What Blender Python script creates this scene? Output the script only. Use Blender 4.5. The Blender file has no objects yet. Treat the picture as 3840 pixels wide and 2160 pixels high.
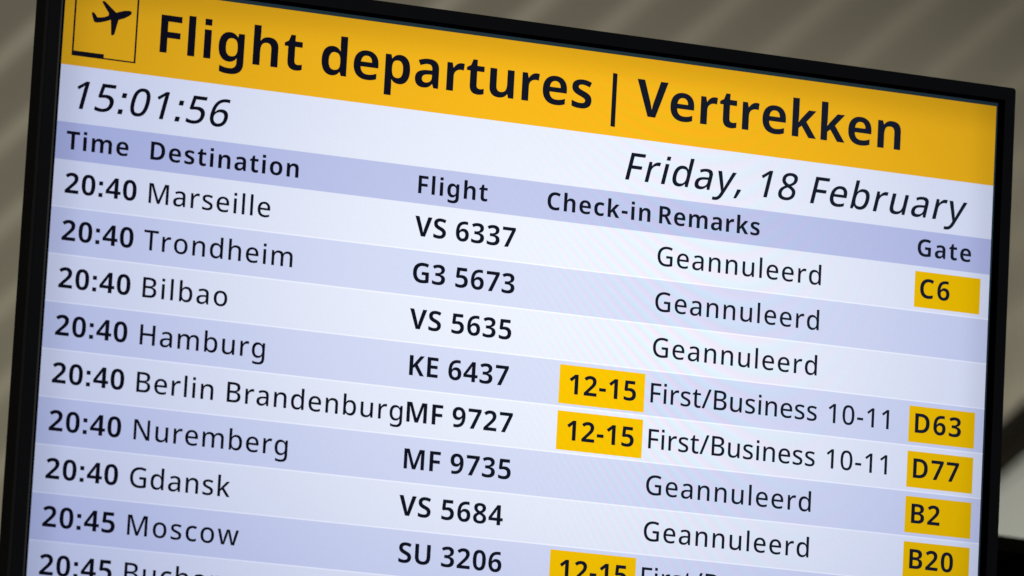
import bpy, math
from mathutils import Matrix, Vector
from math import radians

C = bpy.context.scene.collection
SC = bpy.context.scene

# ------------------------------------------------------------------ frame of reference
# The display is measured in thousandths of the lit picture's width: u to the right,
# v downwards from the line under the yellow banner, w away from the viewer.
S = 0.70 / 1000.0            # metres per unit: a picture 0.70 m wide
V_BOTTOM = 600.0             # lower edge of the lit picture
BASE_Z = 2.10                # height of the display's lower edge above the floor
def uvw(u, v, w=0.0):
    return Vector(((u - 500.0) * S, w * S, BASE_Z + (V_BOTTOM + 22.0 - v) * S))

# ------------------------------------------------------------------ camera
FPX = 22000.0                # focal length in pixels of a picture 3840 wide (a long lens)
rv = Vector((-0.1559313865931029, -0.37725195339087747, 0.08473107146052807))
tv = Vector((-0.4337421355694234, -0.21587126250345276, 5.644455475303476))
R = Matrix.Rotation(rv.length, 3, rv.normalized())
cpos = -(R.transposed() @ tv) * 1000.0
M = Matrix(((1, 0, 0), (0, 0, 1), (0, -1, 0)))
Rw = M @ R.transposed() @ Matrix(((1, 0, 0), (0, -1, 0), (0, 0, -1)))
cam_d = bpy.data.cameras.new('camera')
cam = bpy.data.objects.new('camera', cam_d); C.objects.link(cam)
cam_d.sensor_width = 36.0
cam_d.lens = FPX / 3840.0 * 36.0
cam_d.clip_start = 0.05; cam_d.clip_end = 200.0
mw = Rw.to_4x4(); mw.translation = uvw(cpos.x, cpos.y, cpos.z)
cam.matrix_world = mw
SC.camera = cam
CAM = mw.translation.copy()
FWD = (Rw @ Vector((0, 0, -1))).normalized()
RGT = (Rw @ Vector((1, 0, 0))).normalized()
UPV = (Rw @ Vector((0, 1, 0))).normalized()
def ray(px, py, depth):
    """a point seen at a pixel of the 3840 x 2160 picture, depth metres in front of the lens"""
    return CAM + FWD * depth + RGT * ((px - 1920) / FPX * depth) + UPV * ((1080 - py) / FPX * depth)
cam_d.dof.use_dof = True
cam_d.dof.focus_distance = (uvw(610, 130) - CAM).dot(FWD)
cam_d.dof.aperture_fstop = 9.0
cam_d.dof.aperture_blades = 8

# ------------------------------------------------------------------ light
w = bpy.data.worlds.new('World'); SC.world = w
w.use_nodes = True
w.node_tree.nodes['Background'].inputs[0].default_value = (1.0, 0.95, 0.86, 1)
w.node_tree.nodes['Background'].inputs[1].default_value = 0.06
def area(name, loc, target, size, power, col):
    d = bpy.data.lights.new(name, 'AREA'); d.shape = 'RECTANGLE'
    d.size, d.size_y = size; d.energy = power; d.color = col
    o = bpy.data.objects.new(name, d); C.objects.link(o)
    o.location = loc
    o.rotation_euler = (Vector(target) - Vector(loc)).to_track_quat('-Z', 'Y').to_euler()
    return o
SC.view_settings.view_transform = 'Standard'
SC.view_settings.look = 'None'
SC.view_settings.exposure = 0.0
SC.view_settings.gamma = 1.0
SC.view_settings.use_curve_mapping = False

FALL_X = 1.6; FALL_Y = 1.9                       # dimming painted into the emission: oblique-view falloff and lens vignetting
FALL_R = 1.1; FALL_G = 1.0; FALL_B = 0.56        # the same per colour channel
CEIL_W = 108.0; HALL_W = 10.0; WALL_W = 0.9       # area lights, watts; the ceiling and wall ones are added fills
CEIL_SHIFT = 0.15; RIB = 1.1

# ------------------------------------------------------------------ materials
def mat(name):
    m = bpy.data.materials.new(name); m.use_nodes = True
    nt = m.node_tree
    return m, nt, nt.nodes['Principled BSDF']
def N(nt, typ, **kw):
    n = nt.nodes.new(typ)
    for k, v in kw.items(): setattr(n, k, v)
    return n
def math_node(nt, op, a, b=None, c=None, clamp=False):
    n = nt.nodes.new('ShaderNodeMath'); n.operation = op; n.use_clamp = clamp
    for i, x in enumerate((a, b, c)):
        if x is None: continue
        if hasattr(x, 'default_value') or hasattr(x, 'is_linked'): nt.links.new(x, n.inputs[i])
        else: n.inputs[i].default_value = x
    return n.outputs[0]

def painted(name, col, rough=0.5, spec=0.5, bump=0.0, scale=400.0, vary=0.0):
    m, nt, b = mat(name)
    b.inputs['Base Color'].default_value = (*col, 1)
    b.inputs['Roughness'].default_value = rough
    b.inputs['Specular IOR Level'].default_value = spec
    tc = N(nt, 'ShaderNodeTexCoord')
    nz = N(nt, 'ShaderNodeTexNoise'); nz.inputs['Scale'].default_value = scale; nz.inputs['Detail'].default_value = 4
    nt.links.new(tc.outputs['Object'], nz.inputs['Vector'])
    if bump:
        bp = N(nt, 'ShaderNodeBump'); bp.inputs['Strength'].default_value = bump; bp.inputs['Distance'].default_value = 0.0004
        nt.links.new(nz.outputs['Fac'], bp.inputs['Height']); nt.links.new(bp.outputs['Normal'], b.inputs['Normal'])
    if vary:
        big = N(nt, 'ShaderNodeTexNoise'); big.inputs['Scale'].default_value = 1.3; big.inputs['Detail'].default_value = 5
        nt.links.new(tc.outputs['Object'], big.inputs['Vector'])
        mx = N(nt, 'ShaderNodeMix'); mx.data_type = 'RGBA'
        mx.inputs[6].default_value = (*[c * (1 - vary) for c in col], 1); mx.inputs[7].default_value = (*[c * (1 + vary) for c in col], 1)
        nt.links.new(big.outputs['Fac'], mx.inputs[0]); nt.links.new(mx.outputs[2], b.inputs['Base Color'])
    return m

# root of the display: an Empty on its lower back edge
root = bpy.data.objects.new('flight_display', None); C.objects.link(root)
root.location = uvw(500, V_BOTTOM + 22, 37)
root['label'] = 'tilted black-framed flat screen listing flight departures under a yellow banner'
root['category'] = 'display screen'
ROOT = Vector(root.location)

# what the panel gives off, with viewing-angle and vignette dimming painted in towards the
# rim, and camera moire painted in as faint pearly streaks
grp = bpy.data.node_groups.new('panel_light', 'ShaderNodeTree')
grp.interface.new_socket('Color', in_out='INPUT', socket_type='NodeSocketColor')
grp.interface.new_socket('Color', in_out='OUTPUT', socket_type='NodeSocketColor')
gi = N(grp, 'NodeGroupInput'); go = N(grp, 'NodeGroupOutput')
tc = N(grp, 'ShaderNodeTexCoord', object=root)
sx = N(grp, 'ShaderNodeSeparateXYZ'); grp.links.new(tc.outputs['Object'], sx.inputs[0])
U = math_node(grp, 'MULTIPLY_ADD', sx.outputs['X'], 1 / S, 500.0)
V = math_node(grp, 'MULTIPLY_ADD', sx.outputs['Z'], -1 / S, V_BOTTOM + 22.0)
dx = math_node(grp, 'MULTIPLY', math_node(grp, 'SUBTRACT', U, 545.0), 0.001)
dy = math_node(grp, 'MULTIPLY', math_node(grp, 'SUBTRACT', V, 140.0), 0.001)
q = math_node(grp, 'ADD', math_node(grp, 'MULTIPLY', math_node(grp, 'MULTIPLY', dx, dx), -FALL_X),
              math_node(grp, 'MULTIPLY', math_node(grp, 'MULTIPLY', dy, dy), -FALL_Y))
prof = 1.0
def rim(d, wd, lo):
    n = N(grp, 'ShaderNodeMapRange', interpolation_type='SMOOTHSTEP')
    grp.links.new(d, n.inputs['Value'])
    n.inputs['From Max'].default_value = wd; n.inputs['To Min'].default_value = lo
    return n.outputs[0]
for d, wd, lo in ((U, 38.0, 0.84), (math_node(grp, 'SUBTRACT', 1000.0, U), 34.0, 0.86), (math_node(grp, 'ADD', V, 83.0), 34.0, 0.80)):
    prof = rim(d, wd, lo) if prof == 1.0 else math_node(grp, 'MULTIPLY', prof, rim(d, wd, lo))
mx_ = math_node(grp, 'SUBTRACT', U, 680.0); my_ = math_node(grp, 'SUBTRACT', V, 150.0)
ph = math_node(grp, 'MULTIPLY', mx_, 0.021)
ph = math_node(grp, 'ADD', ph, math_node(grp, 'MULTIPLY', my_, -0.059))
ph = math_node(grp, 'ADD', ph, math_node(grp, 'MULTIPLY', math_node(grp, 'MULTIPLY', mx_, mx_), -0.000245))
ph = math_node(grp, 'ADD', ph, math_node(grp, 'MULTIPLY', math_node(grp, 'MULTIPLY', mx_, my_), 0.00018))
wob = N(grp, 'ShaderNodeTexNoise'); wob.inputs['Scale'].default_value = 9.0; wob.inputs['Detail'].default_value = 1.0
grp.links.new(tc.outputs['Object'], wob.inputs['Vector'])
ph = math_node(grp, 'ADD', ph, math_node(grp, 'MULTIPLY', wob.outputs['Fac'], 1.2))
ph = math_node(grp, 'MULTIPLY', ph, 2 * math.pi)
ex = math_node(grp, 'MULTIPLY', math_node(grp, 'SUBTRACT', U, 640.0), 1 / 150.0)
ey = math_node(grp, 'MULTIPLY', math_node(grp, 'SUBTRACT', V, 220.0), 1 / 260.0)
win = math_node(grp, 'EXPONENT', math_node(grp, 'MULTIPLY', math_node(grp, 'ADD', math_node(grp, 'MULTIPLY', ex, ex), math_node(grp, 'MULTIPLY', ey, ey)), -1.0))
chan = []
for phase, amp, fall in ((0.0, 0.088, FALL_R), (2.6, 0.05, FALL_G), (2.0, 0.025, FALL_B)):
    s = math_node(grp, 'SINE', math_node(grp, 'ADD', ph, phase))
    s = math_node(grp, 'MULTIPLY', math_node(grp, 'MULTIPLY', s, win), amp)
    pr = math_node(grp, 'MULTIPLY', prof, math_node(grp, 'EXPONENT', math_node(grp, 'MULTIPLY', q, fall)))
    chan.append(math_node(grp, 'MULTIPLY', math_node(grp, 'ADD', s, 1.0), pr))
grain = N(grp, 'ShaderNodeTexNoise'); grain.inputs['Scale'].default_value = 900.0; grain.inputs['Detail'].default_value = 2.0
grp.links.new(tc.outputs['Object'], grain.inputs['Vector'])
gr = math_node(grp, 'MULTIPLY_ADD', grain.outputs['Fac'], 0.07, 0.965)     # the fine mesh of picture elements
chan = [math_node(grp, 'MULTIPLY', c_, gr) for c_ in chan]
cb = N(grp, 'ShaderNodeCombineColor')
for i in range(3): grp.links.new(chan[i], cb.inputs[i])
mul = N(grp, 'ShaderNodeMix', data_type='RGBA', blend_type='MULTIPLY'); mul.inputs[0].default_value = 1.0
grp.links.new(gi.outputs[0], mul.inputs[6]); grp.links.new(cb.outputs[0], mul.inputs[7])
grp.links.new(mul.outputs[2], go.inputs[0])

def lit(name, col, strength=1.0):
    m, nt, b = mat(name)
    b.inputs['Base Color'].default_value = (0.004, 0.004, 0.005, 1)
    b.inputs['Roughness'].default_value = 0.35
    b.inputs['Specular IOR Level'].default_value = 0.12
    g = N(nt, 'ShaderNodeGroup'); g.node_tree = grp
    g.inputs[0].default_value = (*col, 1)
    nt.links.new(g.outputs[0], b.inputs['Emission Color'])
    b.inputs['Emission Strength'].default_value = strength
    return m

BLACK = painted('black_frame_plastic', (0.0180, 0.0210, 0.0310), 0.45, 0.2, bump=0.25, scale=2500)
BROWN = painted('dark_side_plastic', (0.0035, 0.0025, 0.002), 0.6, 0.15, bump=0.2, scale=2500)
EDGE = painted('edge_highlight', (0.17, 0.185, 0.195), 0.35, 0.6)
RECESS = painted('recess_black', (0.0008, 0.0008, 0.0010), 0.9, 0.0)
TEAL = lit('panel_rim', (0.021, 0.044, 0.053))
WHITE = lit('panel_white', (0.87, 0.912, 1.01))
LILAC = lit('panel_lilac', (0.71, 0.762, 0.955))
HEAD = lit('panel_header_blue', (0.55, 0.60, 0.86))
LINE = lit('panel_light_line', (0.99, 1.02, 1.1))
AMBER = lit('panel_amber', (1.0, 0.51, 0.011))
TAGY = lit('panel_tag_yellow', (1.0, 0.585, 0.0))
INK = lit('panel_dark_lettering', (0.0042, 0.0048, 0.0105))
# oblique-view washout painted into the lettering: paler towards the right-hand side
nt = INK.node_tree
t_ = N(nt, 'ShaderNodeTexCoord', object=root); s_ = N(nt, 'ShaderNodeSeparateXYZ'); nt.links.new(t_.outputs['Object'], s_.inputs[0])
r_ = N(nt, 'ShaderNodeMapRange', interpolation_type='SMOOTHSTEP'); nt.links.new(s_.outputs['X'], r_.inputs['Value'])
r_.inputs['From Min'].default_value = -0.25; r_.inputs['From Max'].default_value = 0.25
m_ = N(nt, 'ShaderNodeMix', data_type='RGBA'); nt.links.new(r_.outputs[0], m_.inputs[0])
m_.inputs[6].default_value = (0.0032, 0.0034, 0.0105, 1); m_.inputs[7].default_value = (0.0078, 0.0120, 0.0230, 1)
nt.links.new(m_.outputs[2], next(n for n in nt.nodes if n.bl_idname == 'ShaderNodeGroup').inputs[0])

# ------------------------------------------------------------------ mesh helpers
def link(name, me, m, parent=None):
    ob = bpy.data.objects.new(name, me); C.objects.link(ob)
    ms = m if isinstance(m, (list, tuple)) else [m]
    for x in ms: me.materials.append(x)
    if parent is not None:
        ob.parent = parent
    return ob
def poly_mesh(name, verts, faces):
    me = bpy.data.meshes.new(name); me.from_pydata([tuple(v) for v in verts], [], faces); me.update()
    return me
def loc(u, v, w_=0.0):
    return uvw(u, v, w_) - ROOT
def sheet(name, u0, v0, u1, v1, wd, m, parent, thick=0.12):
    """a thin plate of the panel facing the viewer, its front at depth wd"""
    vs = [loc(u0, v1, wd), loc(u1, v1, wd), loc(u1, v0, wd), loc(u0, v0, wd),
          loc(u0, v1, wd + thick), loc(u1, v1, wd + thick), loc(u1, v0, wd + thick), loc(u0, v0, wd + thick)]
    fs = [(0, 1, 2, 3), (7, 6, 5, 4), (0, 4, 5, 1), (1, 5, 6, 2), (2, 6, 7, 3), (3, 7, 4, 0)]
    return link(name, poly_mesh(name, vs, fs), m, parent)

# outlines of the humanist sans lettering on the screen: advance; closed contours of points (o = curve control)
LIGHT={' ': '260;',
',': '262;195 116,202 105,189 52o,141 -73o,116 -129,38 -129,52 -70o,80 64o,88 116',
'-': '322;37 221,37 315,285 315,285 221',
'/': '385;9 0,275 714,377 714,111 0',
'0': '574;528 358,528 271o,502 135o,444 40o,352 -10o,286 -10,205 -10o,98 78o,47 243o,47 358,47 474o,94 638o,200 725o,286 725,368 725o,475 638o,528 474o;152 358,152 264o,178 141o,237 79o,286 79,336 79o,394 140o,421 264o,421 358,421 451o,394 574o,336 636o,286 636,237 636o,178 574o,152 451o',
'1': '574;373 0,268 0,268 474,268 500o,269 542o,271 582o,272 602,256 586o,231 564o,213 548,136 486,81 555,283 714,373 714',
'5': '574;283 443,354 443o,460 392o,519 298o,519 230,519 155o,455 47o,335 -10o,248 -10,192 -10o,94 10o,60 29,60 125,96 104o,200 78o,246 78,297 78o,370 109o,411 173o,411 221,411 286o,330 356o,243 356,215 356o,147 346o,125 341,76 370,103 714,470 714,470 620,193 620,178 432,195 435o,248 443o',
'6': '574;51 304,51 366o,69 487o,111 594o,187 677o,303 724o,386 724,407 724o,460 720o,477 715,477 627,458 633o,413 639o,387 639,321 639o,232 596o,181 522o,157 424o,154 368,160 368,175 392o,219 430o,282 452o,324 452,386 452o,479 400o,530 302o,530 232,530 157o,473 48o,370 -10o,299 -10,247 -10o,157 28o,89 106o,51 224o;297 78,355 78o,426 153o,426 232,426 295o,363 369o,300 369,257 369o,193 333o,158 277o,158 248,158 217o,175 157o,211 107o,263 78o',
'8': '574;287 724,383 724o,505 636o,505 552,505 509o,469 445o,408 396o,371 378,413 357o,484 304o,527 235o,527 186,527 126o,470 39o,363 -10o,289 -10,210 -10o,101 37o,46 123o,46 183,46 232o,86 304o,153 355o,191 373,157 393o,101 444o,69 510o,69 553,69 609o,126 684o,224 724o;148 184,148 135o,217 72o,287 72,355 72o,426 135o,426 185,426 218o,391 268o,329 308o,289 323,274 329,233 312o,177 270o,148 218o;286 641,236 641o,171 593o,171 547,171 514o,203 468o,257 435o,290 420,321 434o,371 467o,402 514o,402 547,402 593o,338 641o',
':': '272;75 -5,75 122,196 122,196 -5;75 415,75 543,196 543,196 415',
'B': '654;305 714,443 714o,579 633o,579 537,579 494o,547 429o,488 387o,447 379,447 374,489 367o,560 330o,601 260o,601 204,601 139o,540 48o,427 0o,349 0,94 0,94 714;321 415,405 415o,468 471o,468 524,468 578o,392 625o,308 625,201 625,201 415;201 329,201 88,332 88,420 88o,488 157o,488 213,488 247o,457 300o,387 329o,326 329',
'F': '522;201 0,94 0,94 714,497 714,497 622,201 622,201 389,478 389,478 297,201 297',
'G': '730;400 384,657 384,657 28,600 9o,477 -10o,402 -10,292 -10o,140 77o,59 242o,59 357,59 469o,147 633o,312 724o,430 724,491 724o,601 701o,646 681,608 591,570 608o,476 631o,426 631,345 631o,230 564o,171 440o,171 356,171 275o,223 150o,333 82o,422 82,464 82o,527 91o,552 97,552 292,400 292',
'H': '745;651 0,543 0,543 326,201 326,201 0,94 0,94 714,201 714,201 418,543 418,543 714,651 714',
'M': '917;408 0,188 607,184 607,186 587o,189 524o,192 450o,192 412,192 0,94 0,94 714,248 714,456 142,460 142,670 714,824 714,824 0,720 0,720 417,720 452o,722 523o,726 585o,727 606,723 606,501 0',
'N': '773;679 0,549 0,187 578,183 578,185 555o,189 491o,192 421o,192 386,192 0,94 0,94 714,223 714,583 139,587 139,586 156o,583 220o,580 294o,580 325,580 714,679 714',
'T': '562;335 0,227 0,227 621,13 621,13 714,549 714,549 621,335 621',
'a': '572;296 548,395 548o,494 459o,494 365,494 0,418 0,397 75,393 75,370 46o,321 8o,258 -10o,213 -10,165 -10o,88 25o,44 97o,44 152,44 234o,170 321o,298 325,390 328,390 356,390 418o,335 466o,286 466,246 466o,169 441o,135 425,103 501,140 521o,240 548o;316 257,224 253o,153 201o,153 153,153 111o,204 72o,244 72,306 72o,389 142o,389 212,389 259',
'b': '620;187 577,187 544o,184 486o,182 468,187 468,210 502o,288 548o,350 548,448 548o,567 408o,567 270,567 177o,513 53o,414 -10o,349 -10,287 -10o,210 35o,187 66,180 66,159 0,82 0,82 760,187 760;326 462,274 462o,213 422o,187 340o,187 276,187 268,187 175o,247 77o,328 77,393 77o,458 177o,458 271,458 366o,393 462o',
'c': '490;303 -10,230 -10o,117 48o,53 171o,53 267,53 366o,120 490o,237 549o,311 549,353 549o,432 531o,458 518,426 433,401 443o,338 459o,309 459,259 459o,194 416o,161 331o,161 268,161 206o,194 122o,258 79o,305 79,348 79o,418 98o,448 113,448 22,420 7o,351 -10o',
'd': '620;269 -10,171 -10o,53 130o,53 269,53 407o,172 549o,271 549,312 549o,372 528o,417 492o,433 470,439 470,437 484o,432 539o,432 557,432 760,538 760,538 0,455 0,437 72,432 72,417 49o,372 12o,310 -10o;294 76,372 76o,436 163o,436 252,436 267,436 361o,375 462o,292 462,228 462o,161 357o,161 266,161 175o,228 76o',
'e': '573;296 549,367 549o,469 490o,524 380o,524 305,524 247,161 247,163 164o,247 75o,324 75,375 75o,455 95o,498 113,498 26,457 8o,374 -10o,316 -10,239 -10o,120 51o,53 175o,53 266,53 356o,113 482o,223 549o;296 467,238 467o,170 393o,164 325,418 325,418 368o,391 431o,338 467o',
'g': '620;270 549,323 549o,406 508o,435 468,439 468,452 539,538 539,538 -8,538 -84o,484 -187o,374 -240o,289 -240,229 -240o,131 -224o,92 -206,92 -112,132 -132o,232 -154o,291 -154,358 -154o,433 -80o,433 -15,433 4,433 16o,435 60o,437 71,432 71,406 31o,325 -10o,270 -10,169 -10o,53 136o,53 269,53 399o,169 549o;292 462,250 462o,192 417o,161 330o,161 267,161 173o,229 75o,294 75,332 75o,385 95o,420 137o,437 203o,437 248,437 269,437 337o,407 422o,342 462o',
'h': '627;187 557,187 530o,184 483o,182 466,188 466,206 494o,256 530o,319 548o,353 548,416 548o,503 507o,549 420o,549 351,549 0,444 0,444 336,444 399o,390 462o,333 462,278 462o,214 418o,187 333o,187 271,187 0,82 0,82 760,187 760',
'i': '269;188 539,188 0,82 0,82 539;82 629,82 736,188 736,188 629',
'k': '555;187 380,187 361o,183 304o,182 282,186 282,192 291o,215 321o,240 352o,249 362,412 539,533 539,321 309,548 0,423 0,248 241,187 189,187 0,82 0,82 760,187 760',
'l': '269;187 0,82 0,82 760,187 760',
'm': '946;685 549,776 549o,868 455o,868 351,868 0,763 0,763 337,763 400o,713 462o,661 462,589 462o,527 373o,527 290,527 0,422 0,422 337,422 379o,400 435o,356 462o,320 462,270 462o,212 418o,187 333o,187 272,187 0,82 0,82 539,165 539,181 467,186 467,202 494o,251 531o,312 549o,345 549,407 549o,489 505o,509 461,515 461,541 506o,633 549o',
'n': '627;355 549,449 549o,549 455o,549 351,549 0,444 0,444 336,444 399o,390 462o,333 462,250 462o,187 364o,187 272,187 0,82 0,82 539,165 539,180 466,186 466,204 494o,256 531o,320 549o',
'o': '610;558 271,558 203o,523 99o,457 27o,362 -10o,304 -10,250 -10o,158 27o,90 99o,53 203o,53 271,53 360o,114 484o,228 549o,307 549,381 549o,494 484o,558 360o;161 271,161 210o,191 122o,256 75o,306 75,356 75o,420 122o,450 210o,450 271,450 332o,419 417o,355 463o,305 463,229 463o,161 361o',
'r': '423;346 549,361 549o,396 546o,408 543,396 445,384 448o,353 452o,337 452,308 452o,255 429o,212 386o,187 324o,187 284,187 0,82 0,82 539,166 539,179 443,184 443,201 472o,249 520o,310 549o',
's': '485;441 152,441 100o,390 28o,293 -10o,224 -10,167 -10o,84 7o,50 23,50 116,86 99o,180 73o,224 73,285 73o,340 111o,340 143,340 162o,318 191o,262 221o,211 241,160 261o,88 302o,49 359o,49 403,49 474o,163 549o,255 549,305 549o,392 529o,432 511,398 432,363 447o,287 467o,250 467,202 467o,150 436o,150 409,150 389o,175 361o,233 333o,284 314,334 295o,405 254o,441 196o',
't': '378;276 76,298 76o,340 83o,354 88,354 9,337 1o,282 -10o,253 -10,209 -10o,137 20o,92 94o,92 160,92 458,18 458,18 506,96 546,133 660,198 660,198 539,350 539,350 458,198 458,198 164,198 119o,242 76o',
'u': '627;545 539,545 0,461 0,446 71,441 71,424 43o,370 7o,306 -10o,271 -10,209 -10o,122 31o,77 118o,77 186,77 539,183 539,183 201,183 139o,236 76o,293 76,349 76o,413 120o,440 205o,440 266,440 539',
'w': '807;440 293,432 320o,418 375o,407 424o,404 439,401 439,399 424o,388 375o,374 319o,365 291,276 1,159 1,11 540,119 540,188 266,195 238o,209 178o,219 123o,221 103,225 103,228 116o,236 155o,245 197o,255 237o,259 251,347 540,463 540,547 251,553 228o,568 175o,579 124o,581 103,585 103,587 122o,598 176o,612 238o,619 266,690 540,796 540,647 1,526 1',
'y': '527;1 539,113 539,225 232,234 208o,249 163o,261 121o,264 101,268 101,273 125o,296 197o,308 233,415 539,527 539,298 -67,278 -120o,224 -198o,147 -240o,92 -240,67 -240o,31 -235o,18 -232,18 -148,29 -150o,60 -154o,77 -154,108 -154o,152 -131o,183 -88o,193 -60,217 0'}
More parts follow.
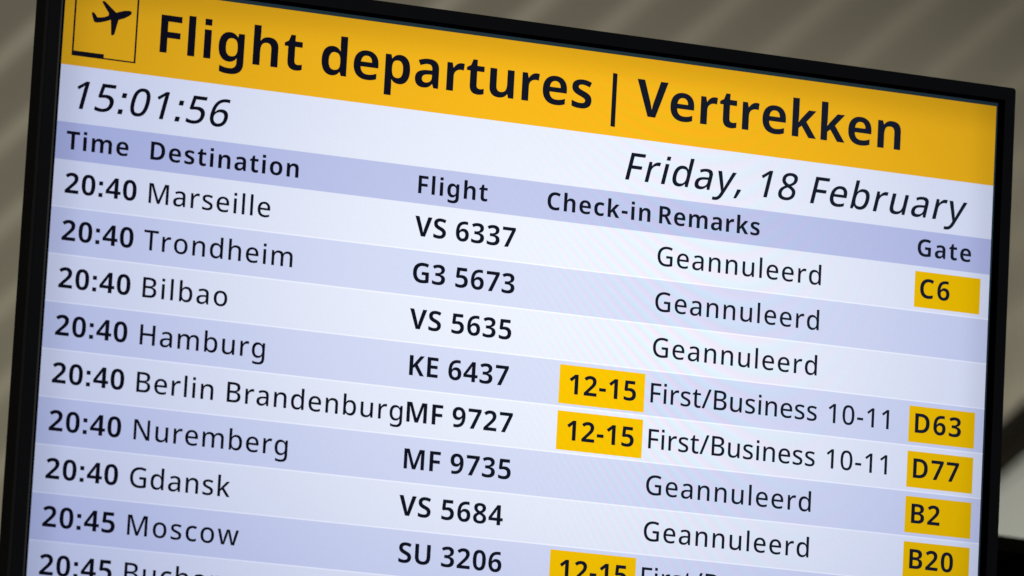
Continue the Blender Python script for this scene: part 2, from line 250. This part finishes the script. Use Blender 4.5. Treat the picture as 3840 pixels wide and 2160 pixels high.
BOLD={' ': '260;',
'-': '322;31 208,31 328,291 328,291 208',
'0': '579;538 357,538 270o,511 135o,452 40o,357 -10o,289 -10,204 -10o,94 78o,42 242o,42 357,42 473o,90 637o,199 724o,289 724,374 724o,484 637o,538 473o;184 357,184 273o,203 162o,249 106o,289 106,329 106o,375 161o,395 273o,395 357,395 441o,375 552o,329 609o,289 609,249 609o,203 552o,184 441o',
'1': '579;409 0,266 0,266 423,266 443o,267 489o,269 539o,270 561,255 545o,232 523o,217 511,138 446,64 538,284 714,409 714',
'2': '579;535 0,39 0,39 101,219 283,273 339o,340 415o,371 478o,371 515,371 560o,316 604o,274 604,232 604o,159 567o,116 532,38 624,68 651o,139 696o,227 724o,286 724,356 724o,457 675o,513 589o,513 531,513 472o,468 375o,381 279o,319 221,221 125,221 121,535 121',
'3': '579;509 553,509 504o,469 432o,400 387o,356 376,356 373,442 363o,531 277o,531 204,531 144o,470 46o,344 -10o,244 -10,181 -10o,84 9o,39 29,39 151,85 128o,186 104o,230 104,313 104o,381 161o,381 211,381 245o,345 289o,268 311o,205 311,149 311,149 423,206 423,263 423o,335 449o,369 496o,369 526,369 567o,312 608o,265 608,230 608o,170 591o,123 568o,104 555,42 651,83 681o,197 724o,280 724,391 724o,509 630o',
'4': '579;562 150,471 150,471 0,331 0,331 150,19 150,19 259,335 716,471 716,471 262,562 262;331 414,331 432o,332 471o,334 507o,335 536o,336 544,331 544,322 524o,303 488o,291 470,147 262,331 262',
'5': '579;300 454,367 454o,469 401o,528 304o,528 233,528 156o,464 47o,340 -10o,249 -10,190 -10o,91 10o,54 29,54 151,91 131o,196 105o,241 105,285 105o,349 131o,384 186o,384 226,384 281o,312 341o,236 341,209 341o,148 330o,127 325,69 356,96 714,479 714,479 592,217 592,204 444,220 447o,265 454o',
'6': '579;44 303,44 365o,62 486o,106 593o,185 676o,307 724o,395 724,416 724o,473 719o,491 716,491 601,472 606o,424 612o,394 612,333 612o,250 576o,202 514o,179 429o,177 379,183 379,197 403o,237 440o,297 462o,337 462,400 462o,491 409o,541 309o,541 237,541 160o,482 49o,375 -10o,301 -10,246 -10o,153 27o,83 105o,44 223o;298 105,344 105o,402 168o,402 235,402 289o,352 352o,301 352,265 352o,215 321o,186 274o,186 249,186 223o,200 172o,228 130o,270 105o',
'7': '579;118 0,387 593,41 593,41 714,539 714,539 622,269 0',
'8': '579;290 724,390 724o,517 637o,517 551,517 508o,482 444o,424 395o,387 377,426 357o,495 305o,539 236o,539 188,539 129o,482 40o,371 -10o,291 -10,207 -10o,96 38o,41 126o,41 185,41 235o,78 305o,141 354o,179 373,147 393o,94 444o,63 510o,63 552,63 609o,122 685o,225 724o;174 189,174 148o,232 96o,289 96,347 96o,405 147o,405 188,405 216o,374 261o,324 294o,295 306,281 313,248 298o,200 263o,174 218o;289 618,250 618o,198 578o,198 541,198 516o,223 478o,265 449o,291 436,315 448o,356 475o,381 514o,381 541,381 578o,329 618o',
'9': '579;537 405,537 318o,502 167o,421 54o,285 -10o,185 -10,164 -10o,109 -7o,90 -3,90 113,110 108o,155 102o,180 102,244 102o,329 138o,379 201o,402 286o,404 335,398 335,384 311o,343 274o,283 252o,241 252,181 252o,90 305o,40 405o,40 477,40 554o,99 665o,207 724o,281 724,335 724o,427 686o,498 608o,537 487o;284 609,236 609o,179 545o,179 478,179 424o,229 362o,281 362,315 362o,366 393o,394 440o,394 465,394 491o,381 542o,354 584o,312 609o',
':': '279;66 -3,66 139,212 139,212 -3;66 403,66 545,212 545,212 403',
'B': '662;314 714,459 714o,593 628o,593 536,593 492o,561 427o,505 386o,470 379,470 374,506 367o,572 331o,612 263o,612 206,612 141o,549 49o,432 0o,352 0,87 0,87 714;324 426,393 426o,446 475o,446 517,446 561o,383 601o,315 601,230 601,230 426;230 316,230 114,335 114,406 114o,463 172o,463 218,463 246o,438 291o,380 316o,329 316',
'C': '641;399 604,354 604o,281 570o,231 506o,204 414o,204 355,204 278o,248 168o,337 110o,404 110,451 110o,538 131o,580 147,580 25,537 7o,444 -10o,387 -10,274 -10o,127 81o,56 247o,56 356,56 437o,101 572o,188 670o,317 724o,400 724,454 724o,562 701o,610 678,562 562,526 580o,445 604o',
'D': '732;676 368,676 246o,585 82o,418 0o,302 0,87 0,87 714,321 714,432 714o,591 635o,676 481o;527 363,527 443o,478 546o,384 596o,315 596,230 596,230 119,299 119,414 119o,527 241o',
'E': '552;499 0,87 0,87 714,499 714,499 596,230 596,230 430,481 430,481 312,230 312,230 119,499 119',
'F': '529;228 0,87 0,87 714,498 714,498 596,228 596,228 403,479 403,479 285,228 285',
'G': '734;385 398,663 398,663 30,607 11o,476 -10o,399 -10,293 -10o,139 74o,56 239o,56 358,56 470o,143 634o,309 724o,428 724,492 724o,606 700o,651 680,603 565,565 583o,475 604o,427 604,352 604o,253 540o,204 428o,204 355,204 280o,250 169o,345 110o,418 110,449 110o,506 117o,526 122,526 282,385 282',
'K': '654;654 0,490 0,295 306,231 257,231 0,87 0,87 714,231 714,231 384,251 412o,298 469o,320 496,491 714,651 714,398 398',
'M': '938;400 0,211 568,207 568,209 548o,212 483o,215 407o,215 369,215 0,87 0,87 714,284 714,467 169,471 169,655 714,851 714,851 0,717 0,717 374,717 408o,719 481o,723 547o,724 567,720 567,531 0',
'R': '650;303 714,396 714o,518 667o,579 576o,579 507,579 457o,544 383o,484 332o,447 315,649 0,485 0,324 277,230 277,230 0,87 0,87 714;299 601,230 601,230 389,300 389,365 389o,433 442o,433 500,433 535o,405 579o,345 601o',
'S': '564;524 204,524 144o,463 47o,344 -10o,256 -10,211 -10o,138 -1o,76 16o,47 30,47 160,95 138o,207 109o,260 109,300 109o,354 130o,380 167o,380 192,380 219o,352 255o,288 289o,233 311,176 335o,96 390o,54 470o,54 528,54 591o,117 678o,230 724o,304 724,368 724o,473 697o,516 678,472 564,430 583o,342 606o,299 606,265 606o,219 587o,197 554o,197 532,197 506o,225 469o,289 435o,345 412,402 389o,482 335o,524 260o',
'T': '574;359 0,215 0,215 594,18 594,18 714,556 714,556 594,359 594',
'U': '744;663 269,663 186o,599 61o,468 -10o,369 -10,228 -10o,81 138o,81 267,81 714,225 714,225 274,225 192o,299 111o,373 111,425 111o,490 149o,520 222o,520 275,520 714,663 714',
'V': '649;649 714,405 0,244 0,0 714,158 714,286 306,293 281o,308 222o,321 165o,324 144,328 165o,340 222o,355 281o,363 306,491 714',
'a': '593;313 554,414 554o,521 459o,521 364,521 0,422 0,394 74,390 74,367 45o,318 7o,255 -10o,209 -10,161 -10o,85 27o,41 102o,41 159,41 244o,165 331o,289 335,381 338,381 358,381 409o,334 450o,292 450,255 450o,177 426o,140 409,98 506,140 528o,249 554o;320 252,245 249o,185 205o,185 165,185 128o,227 94o,261 94,312 94o,381 153o,381 209,381 254',
'c': '511;309 -10,232 -10o,114 49o,48 173o,48 270,48 370o,119 495o,242 555o,320 555,366 555o,450 535o,482 519,440 411,411 423o,349 440o,319 440,278 440o,221 402o,193 327o,193 271,193 215o,222 142o,278 105o,317 105,360 105o,435 128o,468 146,468 29,437 11o,361 -10o',
'd': '630;256 -10,164 -10o,48 133o,48 272,48 412o,165 555o,260 555,299 555o,357 534o,400 497o,415 475,420 475,417 492o,412 555o,412 580,412 760,554 760,554 0,446 0,418 71,412 71,398 48o,355 12o,296 -10o;303 103,368 103o,421 178o,421 255,421 270,421 352o,370 440o,301 440,250 440o,192 351o,192 269,192 187o,250 103o',
'e': '592;304 555,379 555o,487 497o,546 386o,546 307,546 238,192 238,194 171o,269 97o,337 97,389 97o,471 116o,515 136,515 28,475 9o,387 -10o,323 -10,243 -10o,119 50o,48 175o,48 269,48 363o,112 490o,228 555o;307 453,259 453o,201 392o,195 333,412 333,412 369o,388 422o,342 453o',
'g': '630;258 555,314 555o,392 512o,418 475,422 475,435 545,554 545,554 -5,554 -82o,496 -186o,377 -240o,286 -240,223 -240o,124 -225o,81 -207,81 -86,125 -106o,221 -128o,283 -128,346 -128o,413 -67o,413 -12,413 3,413 15o,416 56o,418 70,413 70,390 34o,313 -10o,257 -10,162 -10o,48 136o,48 272,48 406o,163 555o;302 442,266 442o,217 403o,193 326o,193 270,193 185o,249 101o,304 101,336 101o,380 119o,408 156o,422 213o,422 251,422 273,422 331o,398 406o,345 442o',
'h': '645;217 597,217 556o,212 493o,210 474,218 474,235 502o,283 537o,343 554o,377 554,437 554o,524 513o,573 425o,573 355,573 0,431 0,431 322,431 382o,387 441o,339 441,293 441o,239 399o,217 318o,217 259,217 0,75 0,75 760,217 760',
'i': '293;217 545,217 0,76 0,76 545;79 625,79 748,215 748,215 625',
'k': '599;217 414,217 388o,212 321o,209 294,213 294,220 304o,242 335o,265 366o,274 377,421 545,581 545,377 313,594 0,430 0,278 223,217 173,217 0,75 0,75 760,217 760',
'l': '292;217 0,75 0,75 760,217 760',
'm': '969;708 555,801 555o,896 460o,896 355,896 0,756 0,756 322,756 385o,712 441o,668 441,607 441o,556 356o,556 276,556 0,415 0,415 322,415 363o,396 416o,359 441o,329 441,286 441o,237 399o,217 318o,217 259,217 0,75 0,75 545,184 545,205 474,210 474,226 500o,273 536o,335 555o,372 555,433 555o,514 512o,536 472,542 472,568 513o,656 555o',
'n': '645;379 555,470 555o,573 460o,573 355,573 0,432 0,432 322,432 382o,387 441o,339 441,268 441o,217 348o,217 259,217 0,75 0,75 545,184 545,204 472,210 472,228 499o,279 536o,342 555o',
'o': '622;573 274,573 206o,537 100o,468 28o,370 -10o,309 -10,253 -10o,157 28o,87 100o,48 206o,48 274,48 364o,112 489o,230 555o,312 555,389 555o,506 489o,573 364o;193 274,193 219o,217 140o,270 99o,311 99,353 99o,405 140o,429 219o,429 274,429 329o,404 405o,352 446o,310 446,248 446o,193 356o',
'p': '630;373 555,469 555o,581 412o,581 274,581 181o,527 54o,432 -10o,370 -10,330 -10o,271 11o,230 43o,217 61,211 61,213 43o,217 -5o,217 -29,217 -240,75 -240,75 545,190 545,210 473,217 473,231 496o,273 533o,333 555o;328 441,288 441o,239 408o,218 341o,217 290,217 274,217 220o,237 144o,287 105o,330 105,366 105o,413 145o,436 221o,436 275,436 357o,382 441o',
'r': '442;369 555,384 555o,419 551o,429 549,415 417,404 419o,374 423o,353 423,329 423o,281 407o,240 373o,217 318o,217 279,217 0,75 0,75 545,183 545,204 452,210 452,226 480o,274 527o,335 555o',
's': '499;456 159,456 107o,407 31o,307 -10o,232 -10,174 -10o,87 5o,47 22,47 140,90 120o,190 96o,229 96,278 96o,322 124o,322 149,322 165o,301 189o,247 216o,197 236,148 255o,81 298o,46 357o,46 402,46 477o,165 555o,261 555,313 555o,404 533o,449 513,408 416,370 432o,291 453o,259 453,222 453o,181 430o,181 410,181 394o,202 371o,257 347o,305 327,355 308o,422 266o,456 206o',
't': '412;302 103,325 103o,367 112o,386 118,386 14,363 4o,301 -10o,262 -10,214 -10o,138 22o,93 99o,93 169,93 438,21 438,21 499,102 547,145 662,234 662,234 545,380 545,380 438,234 438,234 177,234 140o,271 103o',
'u': '645;570 545,570 0,460 0,442 70,434 70,417 42o,364 6o,300 -10o,266 -10,207 -10o,119 32o,72 120o,72 189,72 545,214 545,214 222,214 163o,258 103o,305 103,353 103o,407 145o,428 227o,428 285,428 545',
'|': '529;213 760,316 760,316 -229,213 -229'}
# ------------------------------------------------------------------ lettering
def parse(src):
    d = {}
    for ch, s in src.items():
        p = s.split(';'); cs = []
        for c in p[1:]:
            if not c: continue
            pts = []
            for t in c.split(','):
                x, y = t.split(' '); on = not y.endswith('o')
                pts.append((float(x), float(y.rstrip('o')), on))
            cs.append(pts)
        d[ch] = (float(p[0]), cs)
    return d
FONT = {'light': parse(LIGHT), 'bold': parse(BOLD)}
CAP = 714.0
def flatten(pts, n=6):
    k = len(pts); full = []
    for i in range(k):
        a, b = pts[i], pts[(i + 1) % k]
        full.append(a)
        if not a[2] and not b[2]: full.append(((a[0] + b[0]) / 2, (a[1] + b[1]) / 2, True))
    i0 = next(i for i, p in enumerate(full) if p[2]); full = full[i0:] + full[:i0]
    out = []; i = 0; k = len(full)
    while i < k:
        a = full[i]; b = full[(i + 1) % k]
        out.append((a[0], a[1]))
        if b[2]: i += 1
        else:
            c = full[(i + 2) % k]
            for j in range(1, n):
                t = j / n
                out.append(((1 - t) ** 2 * a[0] + 2 * t * (1 - t) * b[0] + t * t * c[0],
                            (1 - t) ** 2 * a[1] + 2 * t * (1 - t) * b[1] + t * t * c[1]))
            i += 2
    return out
GCACHE = {}
def glyph(font, ch):
    key = (font, ch)
    if key not in GCACHE:
        adv, cs = FONT[font][ch]
        GCACHE[key] = (adv, [flatten(c) for c in cs])
    return GCACHE[key]
TRACK = {}
def word_outline(font, text, cap, u0, u1, base, shear, style):
    """closed outlines of a word in panel units, its ink running from u0 to u1"""
    k = cap / CAP
    pens = []; x = 0.0
    for ch in text:
        pens.append(x); x += glyph(font, ch)[0]
    def ext(i, f):
        pts = [f(p[0] + shear * p[1]) for c in glyph(font, text[i])[1] for p in c]
        return max(pts)
    idx = [i for i, ch in enumerate(text) if ch != ' ']
    def lo(tr): return min(pens[i] + tr * i - ext(i, lambda v: -v) for i in idx)
    def hi(tr): return max(pens[i] + tr * i + ext(i, lambda v: v) for i in idx)
    if u1 is None: tr = TRACK.get(style, 20.0)
    else:
        a, b = -200.0, 400.0
        for _ in range(50):
            m_ = (a + b) / 2
            if (hi(m_) - lo(m_)) * k > u1 - u0: b = m_
            else: a = m_
        tr = (a + b) / 2
        TRACK.setdefault(style, tr)
    off = u0 - lo(tr) * k
    res = []
    for i in idx:
        for c in glyph(font, text[i])[1]:
            res.append([(off + k * (pens[i] + tr * i + p[0] + shear * p[1]), base - k * p[1]) for p in c])
    return res
def fill(name, outlines, wd, m, parent):
    cu = bpy.data.curves.new(name, 'CURVE'); cu.dimensions = '2D'; cu.fill_mode = 'FRONT'
    for o in outlines:
        sp = cu.splines.new('POLY'); sp.points.add(len(o) - 1)
        for i, (a, b) in enumerate(o): sp.points[i].co = (a, -b, 0, 1)
        sp.use_cyclic_u = True
    ob = bpy.data.objects.new('tmp', cu)
    me = bpy.data.meshes.new_from_object(ob)
    for vx in me.vertices:
        vx.co = loc(vx.co.x, -vx.co.y, wd)
    me.update(); me.name = name
    if len(me.polygons) and me.polygons[0].normal.y > 0: me.flip_normals()
    bpy.data.objects.remove(ob); bpy.data.curves.remove(cu)
    return link(name, me, m, parent)
def text(name, words, font, cap, base, parent, style, shear=0.0, wd=-0.30):
    outs = []
    for t, u0, u1 in words: outs += word_outline(font, t, cap, u0, u1, base, shear, style)
    return fill(name, outs, wd, INK, parent)

# ------------------------------------------------------------------ the display's casing
def ring(name, outer, inner, w0, w1, m, parent, r_out=0.0, r_in=0.0, bev=0.0):
    """a rectangular frame between two rectangles, running from depth w0 (front) to w1"""
    def rr(u0, v0, u1, v1, r, n=6):
        if r <= 0: return [(u0, v0)] * 1 + [(u1, v0), (u1, v1), (u0, v1)]
        pts = []
        for cx, cy, a0 in ((u0 + r, v0 + r, 180), (u1 - r, v0 + r, 270), (u1 - r, v1 - r, 0), (u0 + r, v1 - r, 90)):
            for i in range(n + 1):
                a = radians(a0 + 90 * i / n); pts.append((cx + r * math.cos(a), cy + r * math.sin(a)))
        return pts
    n = 6
    def off(rect, d): return (rect[0] - d, rect[1] - d, rect[2] + d, rect[3] + d)
    loops = []
    ro = max(r_out, 0.01); ri = max(r_in, 0.01)
    # back outer, front outer (bevelled), front inner (bevelled), back inner
    loops.append((rr(*outer, ro), w1))
    loops.append((rr(*outer, ro), w0 + bev))
    if bev:
        loops.append((rr(*off(outer, -bev * .3), max(ro - bev * .3, .01)), w0 + bev * .3))
        loops.append((rr(*off(outer, -bev), max(ro - bev, .01)), w0))
        loops.append((rr(*off(inner, bev), ri + bev), w0))
        loops.append((rr(*off(inner, bev * .3), ri + bev * .3), w0 + bev * .3))
    else:
        loops.append((rr(*inner, ri), w0))
    loops.append((rr(*inner, ri), w0 + bev if bev else w1))
    if bev: loops.append((rr(*inner, ri), w1))
    vs = []; fs = []
    k = len(loops[0][0])
    for pts, wd in loops: vs += [loc(a, b, wd) for a, b in pts]
    L = len(loops)
    for j in range(L):
        j2 = (j + 1) % L
        for i in range(k):
            i2 = (i + 1) % k
            fs.append((j * k + i, j * k + i2, j2 * k + i2, j2 * k + i))
    me = poly_mesh(name, vs, fs)
    import bmesh
    bm = bmesh.new(); bm.from_mesh(me); bmesh.ops.recalc_face_normals(bm, faces=bm.faces); bm.to_mesh(me); bm.free()
    return link(name, me, m, parent)

FO = (-18.4, -102.8, 1017.8, V_BOTTOM + 20.0)       # frame, outside
FI = (-4.4, -88.2, 1004.9, V_BOTTOM + 4.6)          # frame, inside
frame = ring('frame', FO, FI, -8.0, 3.0, BLACK, root, r_out=3.4, r_in=0.6, bev=0.9)
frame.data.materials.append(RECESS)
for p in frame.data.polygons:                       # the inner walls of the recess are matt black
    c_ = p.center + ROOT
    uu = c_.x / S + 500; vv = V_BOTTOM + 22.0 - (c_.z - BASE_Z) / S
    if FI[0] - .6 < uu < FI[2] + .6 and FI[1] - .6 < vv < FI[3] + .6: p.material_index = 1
case = ring('back_casing', (FO[0] + .5, FO[1] + .5, FO[2] - .5, FO[3] - .5), (FO[0] + 12, FO[1] + 12, FO[2] - 12, FO[3] - 12), 3.05, 37.0, BROWN, root, r_out=3.2, r_in=0.5)
sheet('back_plate', FO[0] + 12.2, FO[1] + 12.2, FO[2] - 12.2, FO[3] - 12.2, 35.0, BROWN, root, thick=1.5)
# an added pale strip: painted highlight along the left inner edge of the frame
sheet('edge_highlight_strip', FI[0] - 1.9, FI[1], FI[0] - 0.3, FI[3], -8.25, EDGE, root, thick=0.2)
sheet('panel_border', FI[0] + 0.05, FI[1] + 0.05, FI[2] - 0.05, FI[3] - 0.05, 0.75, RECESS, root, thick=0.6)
ring('panel_rim', (-0.2, -86.7, 1001.8, V_BOTTOM + 1.5), (0.0, -83.0, 1000.0, V_BOTTOM), 0.0, 0.3, TEAL, root)

# ------------------------------------------------------------------ picture on the screen
PITCH = 46.12; ROW0 = 92.6
banner = sheet('title_banner', 0, -83.0, 1000, 0, 0.0, AMBER, root)
for t, u0, u1 in (('Flight', 97.9, 244.6), ('departures', 264.6, 551.8), ('Vertrekken', 600.3, 893.1)):
    text('title_word', [(t, u0, u1)], 'bold', 37.3, -24.0, banner, 'title')
fill('divider_bar', [[(573.5, -63.9), (578.4, -63.5), (578.4, -9.1), (573.5, -9.4)]], -0.30, INK, banner)
fill('pictogram_box', [[(9.6, -74.0), (74.4, -74.0), (74.4, -9.6), (9.6, -9.6)], [(11.4, -72.5), (72.6, -72.5), (72.6, -11.0), (42.2, -11.0), (42.2, -14.5), (11.4, -14.5)]], -0.30, INK, banner)
plane = [(67.6, -59.2), (67.0, -60.0), (64.8, -60.5), (60.1, -59.9), (55.5, -58.4), (51.8, -56.9), (40.9, -65.7), (39.6, -66.7), (38.2, -66.8), (37.0, -65.9), (38.6, -63.2), (41.3, -59.6), (44.3, -55.7), (44.2, -53.0), (40.5, -51.2), (36.6, -50.3), (33.2, -49.9), (30.7, -53.0), (29.4, -54.2), (28.2, -54.5), (27.1, -53.6), (27.7, -51.3), (29.2, -46.9), (30.0, -45.4), (31.2, -44.7), (34.0, -44.8), (36.9, -45.4), (42.1, -47.1), (46.7, -49.2), (47.4, -42.8), (47.9, -34.9), (48.6, -34.1), (49.8, -34.1), (51.5, -35.7), (53.1, -43.5), (54.5, -49.9), (60.6, -52.5), (65.2, -55.4), (67.1, -57.3)]
fill('aircraft_pictogram', [plane], -0.30, INK, banner)

bar = sheet('clock_bar', 0, 0, 1000, 55.9, 0.0, WHITE, root)
text('clock_time', [('15:01:56', 17.6, 173.7)], 'light', 27.6, 41.8, bar, 'clock', shear=0.21)
text('date', [('Friday, 18 February', 592.2, 971.6)], 'light', 27.9, 42.3, bar, 'clock', shear=0.21)

head = sheet('column_header_bar', 0, 55.9, 1000, ROW0, 0.0, HEAD, root)
for t, u0, u1 in (('Time', 10.2, 73.2), ('Destination', 95.7, 247.9), ('Flight', 373.1, 446.4), ('Check-in', 510.4, 621.7), ('Remarks', 631.2, 741.4), ('Gate', 917.4, 977.9)):
    text('column_heading', [(t, u0, u1)], 'bold', 17.8, 82.3, head, 'head')

ROWS = [('20:40', 'Marseille', 'VS 6337', 'Geannuleerd', 221.1, 478.5),
        ('20:40', 'Trondheim', 'G3 5673', 'Geannuleerd', 247.1, 480.3),
        ('20:40', 'Bilbao', 'VS 5635', 'Geannuleerd', 182.9, 479.5),
        ('20:40', 'Hamburg', 'KE 6437', 'First/Business 10-11', 224.4, 479.0),
        ('20:40', 'Berlin Brandenburg', 'MF 9727', 'First/Business 10-11', 370.0, 485.9),
        ('20:40', 'Nuremberg', 'MF 9735', 'Geannuleerd', 253.7, 486.8),
        ('20:40', 'Gdansk', 'VS 5684', 'Geannuleerd', 197.8, 481.1),
        ('20:45', 'Moscow', 'SU 3206', 'First/Business 10-11', 209.4, 482.3),
        ('20:45', 'Bucharest', None, None, None, None),
        (None,) * 6, (None,) * 6]
FL = {'V': 371.8, 'G': 372.6, 'K': 374.4, 'M': 374.3, 'S': 374.3}
DE = {'M': 96.6, 'T': 94.6, 'B': 96.6, 'H': 96.9, 'N': 96.9, 'G': 96.1}
for i, (tm, dest, fl, rem, dr, fr) in enumerate(ROWS):
    v0 = ROW0 + i * PITCH; v1 = min(v0 + PITCH, V_BOTTOM); base = v0 + 32.35
    row = sheet('flight_row', 0, v0, 1000, v1, 0.0, LILAC if i % 2 else WHITE, root)
    sheet('separator_line', 0, v1 - 0.55, 1000, v1 + 0.75, -0.16, LINE, row, thick=0.1) if i < 10 else None
    if tm: text('departure_time', [(tm, 11.8, 84.1)], 'bold', 19.9, base, row, 'time')
    if dest: text('destination_name', [(dest, DE[dest[0]], dr)], 'light', 19.7, base, row, 'dest')
    if fl: text('flight_number', [(fl, FL[fl[0]], fr)], 'bold', 19.9, base, row, 'flight')
    if rem: text('remark', ([(rem, 631.5, 811.3)] if rem[0] == 'G' else [('First/Business', 631.5, 813.5), ('10-11', 826.2, 893.6)]), 'light', 19.7, base, row, 'remark' + rem[0])
    if dest: row['label'] = 'row of the departure list for %s' % dest

for t, r, u1 in (('C6', 0, 955.3), ('D63', 3, 974.5), ('D77', 4, 974.0), ('B2', 5, 954.7), ('B20', 6, 971.7)):
    v0 = ROW0 + r * PITCH
    g = sheet('gate_tag', 916.0, v0 + 5.4, 989.8, v0 + 42.3, -0.20, TAGY, root)
    text('gate_number', [(t, 922.7 if t[0] != 'C' else 922.0, u1)], 'bold', 19.9, v0 + 32.5, g, 'gate', wd=-0.5)
    g['label'] = 'yellow gate tag reading %s' % t
for r in (3, 4, 7):
    v0 = ROW0 + r * PITCH
    g = sheet('check_in_tag', 533.2, v0 + 4.4, 624.9, v0 + 43.2, -0.20, TAGY, root)
    text('desk_numbers', [('12-15', 543.8, 615.7)], 'bold', 19.9, v0 + 33.0, g, 'desk', wd=-0.5)
    g['label'] = 'yellow check-in tag reading 12-15 in the %s row' % ROWS[r][1]

# ------------------------------------------------------------------ behind the display
CEIL = painted('ceiling_paint', (0.275, 0.254, 0.202), 0.55, 0.3, bump=0.0, vary=0.06)
DC = 10.0
cc = ray(1920, 700, DC)
nrm = (-FWD * 0.85 - Vector((0, 0, 1)) * 0.5).normalized()
ang = radians(40.0)
idir = (RGT * math.cos(ang) + UPV * math.sin(ang))
tdir = nrm.cross(FWD.cross(idir)).normalized()
if tdir.dot(RGT) < 0: tdir = -tdir
pdir = nrm.cross(tdir).normalized()
if pdir.dot(RGT) < 0: pdir = -pdir
# pitch so that neighbouring slats are 352 px apart along a pixel row
per_m = pdir.dot(RGT * math.sin(ang) - UPV * math.cos(ang)) * FPX / DC
pitch = 353.0 * math.sin(ang) / abs(per_m)
prof_pts = [(0.0, 0.0), (0.20, 0.0022), (0.45, 0.0050), (0.66, 0.0074), (0.72, 0.0078), (0.78, 0.0066), (0.85, 0.0042), (0.92, 0.0018), (0.97, 0.0004)]
vs = []; fs = []
n = 46; half = 3.0
for i in range(n):
    for a, h in prof_pts:
        p = (i - n / 2 + a + CEIL_SHIFT) * pitch
        for e in (-half, half): vs.append(cc + pdir * p + tdir * e + nrm * h * RIB)
k = len(prof_pts) * n
for j in range(k - 1): fs.append((2 * j, 2 * j + 1, 2 * j + 3, 2 * j + 2))
me = poly_mesh('ceiling', vs, fs)
for p in me.polygons: p.use_smooth = True
ceiling = link('ceiling', me, CEIL)
ceiling['kind'] = 'structure'; ceiling['label'] = 'blurred beige ceiling of parallel slats behind the screen'; ceiling['category'] = 'ceiling'
import bmesh
bm = bmesh.new(); bm.from_mesh(me); bm.normal_update()
if sum(f.normal.dot(nrm) for f in bm.faces) < 0: bmesh.ops.reverse_faces(bm, faces=bm.faces)
bmesh.ops.solidify(bm, geom=bm.faces[:], thickness=-0.004)
bm.to_mesh(me); bm.free()

def block(name, quad_px, d0, d1, m, label, cat, kind=None, bev=0.01):
    """a solid seen through four picture points, from depth d0 back to d1"""
    f = [ray(a, b, d0) for a, b in quad_px]
    back = FWD * (d1 - d0)
    ctr = sum(f, Vector()) / 4
    vs = [p - ctr for p in f] + [p + back - ctr for p in f]
    me = poly_mesh(name, vs, [(0, 1, 2, 3), (7, 6, 5, 4), (0, 4, 5, 1), (1, 5, 6, 2), (2, 6, 7, 3), (3, 7, 4, 0)])
    bm = bmesh.new(); bm.from_mesh(me); bmesh.ops.recalc_face_normals(bm, faces=bm.faces)
    bmesh.ops.bevel(bm, geom=bm.edges[:], offset=bev, segments=2, affect='EDGES')
    bm.to_mesh(me); bm.free()
    o = link(name, me, m); o.location = ctr
    if kind: o['kind'] = kind
    o['label'] = label; o['category'] = cat
    return o
PALE = painted('pale_grey_paint', (0.42, 0.43, 0.385), 0.6, 0.3, vary=0.05)
GAP_SHADE = painted('shadow_gap_brown', (0.011, 0.0075, 0.0035), 0.7, 0.1, vary=0.2)
JET = painted('black_housing_paint', (0.0006, 0.0006, 0.0006), 0.9, 0.02, vary=0.2)
wall = block('wall', [(3590, 1945), (4260, 1335), (4260, 2700), (3590, 2700)], 9.0, 9.3, PALE, 'blurred pale grey wall at the right behind the screen', 'wall', 'structure')
shadow_gap = block('shadow_gap_strip', [(3560, 1835), (4200, 1265), (4262, 1315), (3590, 1927)], 8.9, 9.25, GAP_SHADE, 'blurred dark brown strip standing for the shadow gap between slatted ceiling and pale grey wall, right of the screen', 'shadow_gap')  # shade of the gap put in as a dark brown strip
box = block('equipment_housing', [(3560, 2040), (4150, 2120), (4120, 2700), (3520, 2640)], 4.55, 4.95, JET, 'black box-like housing behind the lower right corner of the screen', 'housing')

area('ceiling_fill', cc + pdir * 2.3 + nrm * 2.4 - tdir * 1.7, cc - pdir * 0.2, (0.9, 0.9), CEIL_W, (1.0, 0.965, 0.85))  # unseen fill, added to rake the slats and brighten them
area('hall_light', CAM + RGT * 1.8 + UPV * 2.4 - FWD * 0.5, uvw(500, 100), (1.5, 1.0), HALL_W, (1.0, 0.96, 0.9))
wl = area('wall_fill', ray(5400, 3000, 7.0), ray(3950, 2150, 9.0), (0.4, 0.4), WALL_W, (1.0, 0.99, 0.93))  # unseen narrow fill added to brighten the pale wall
wl.data.spread = radians(30)
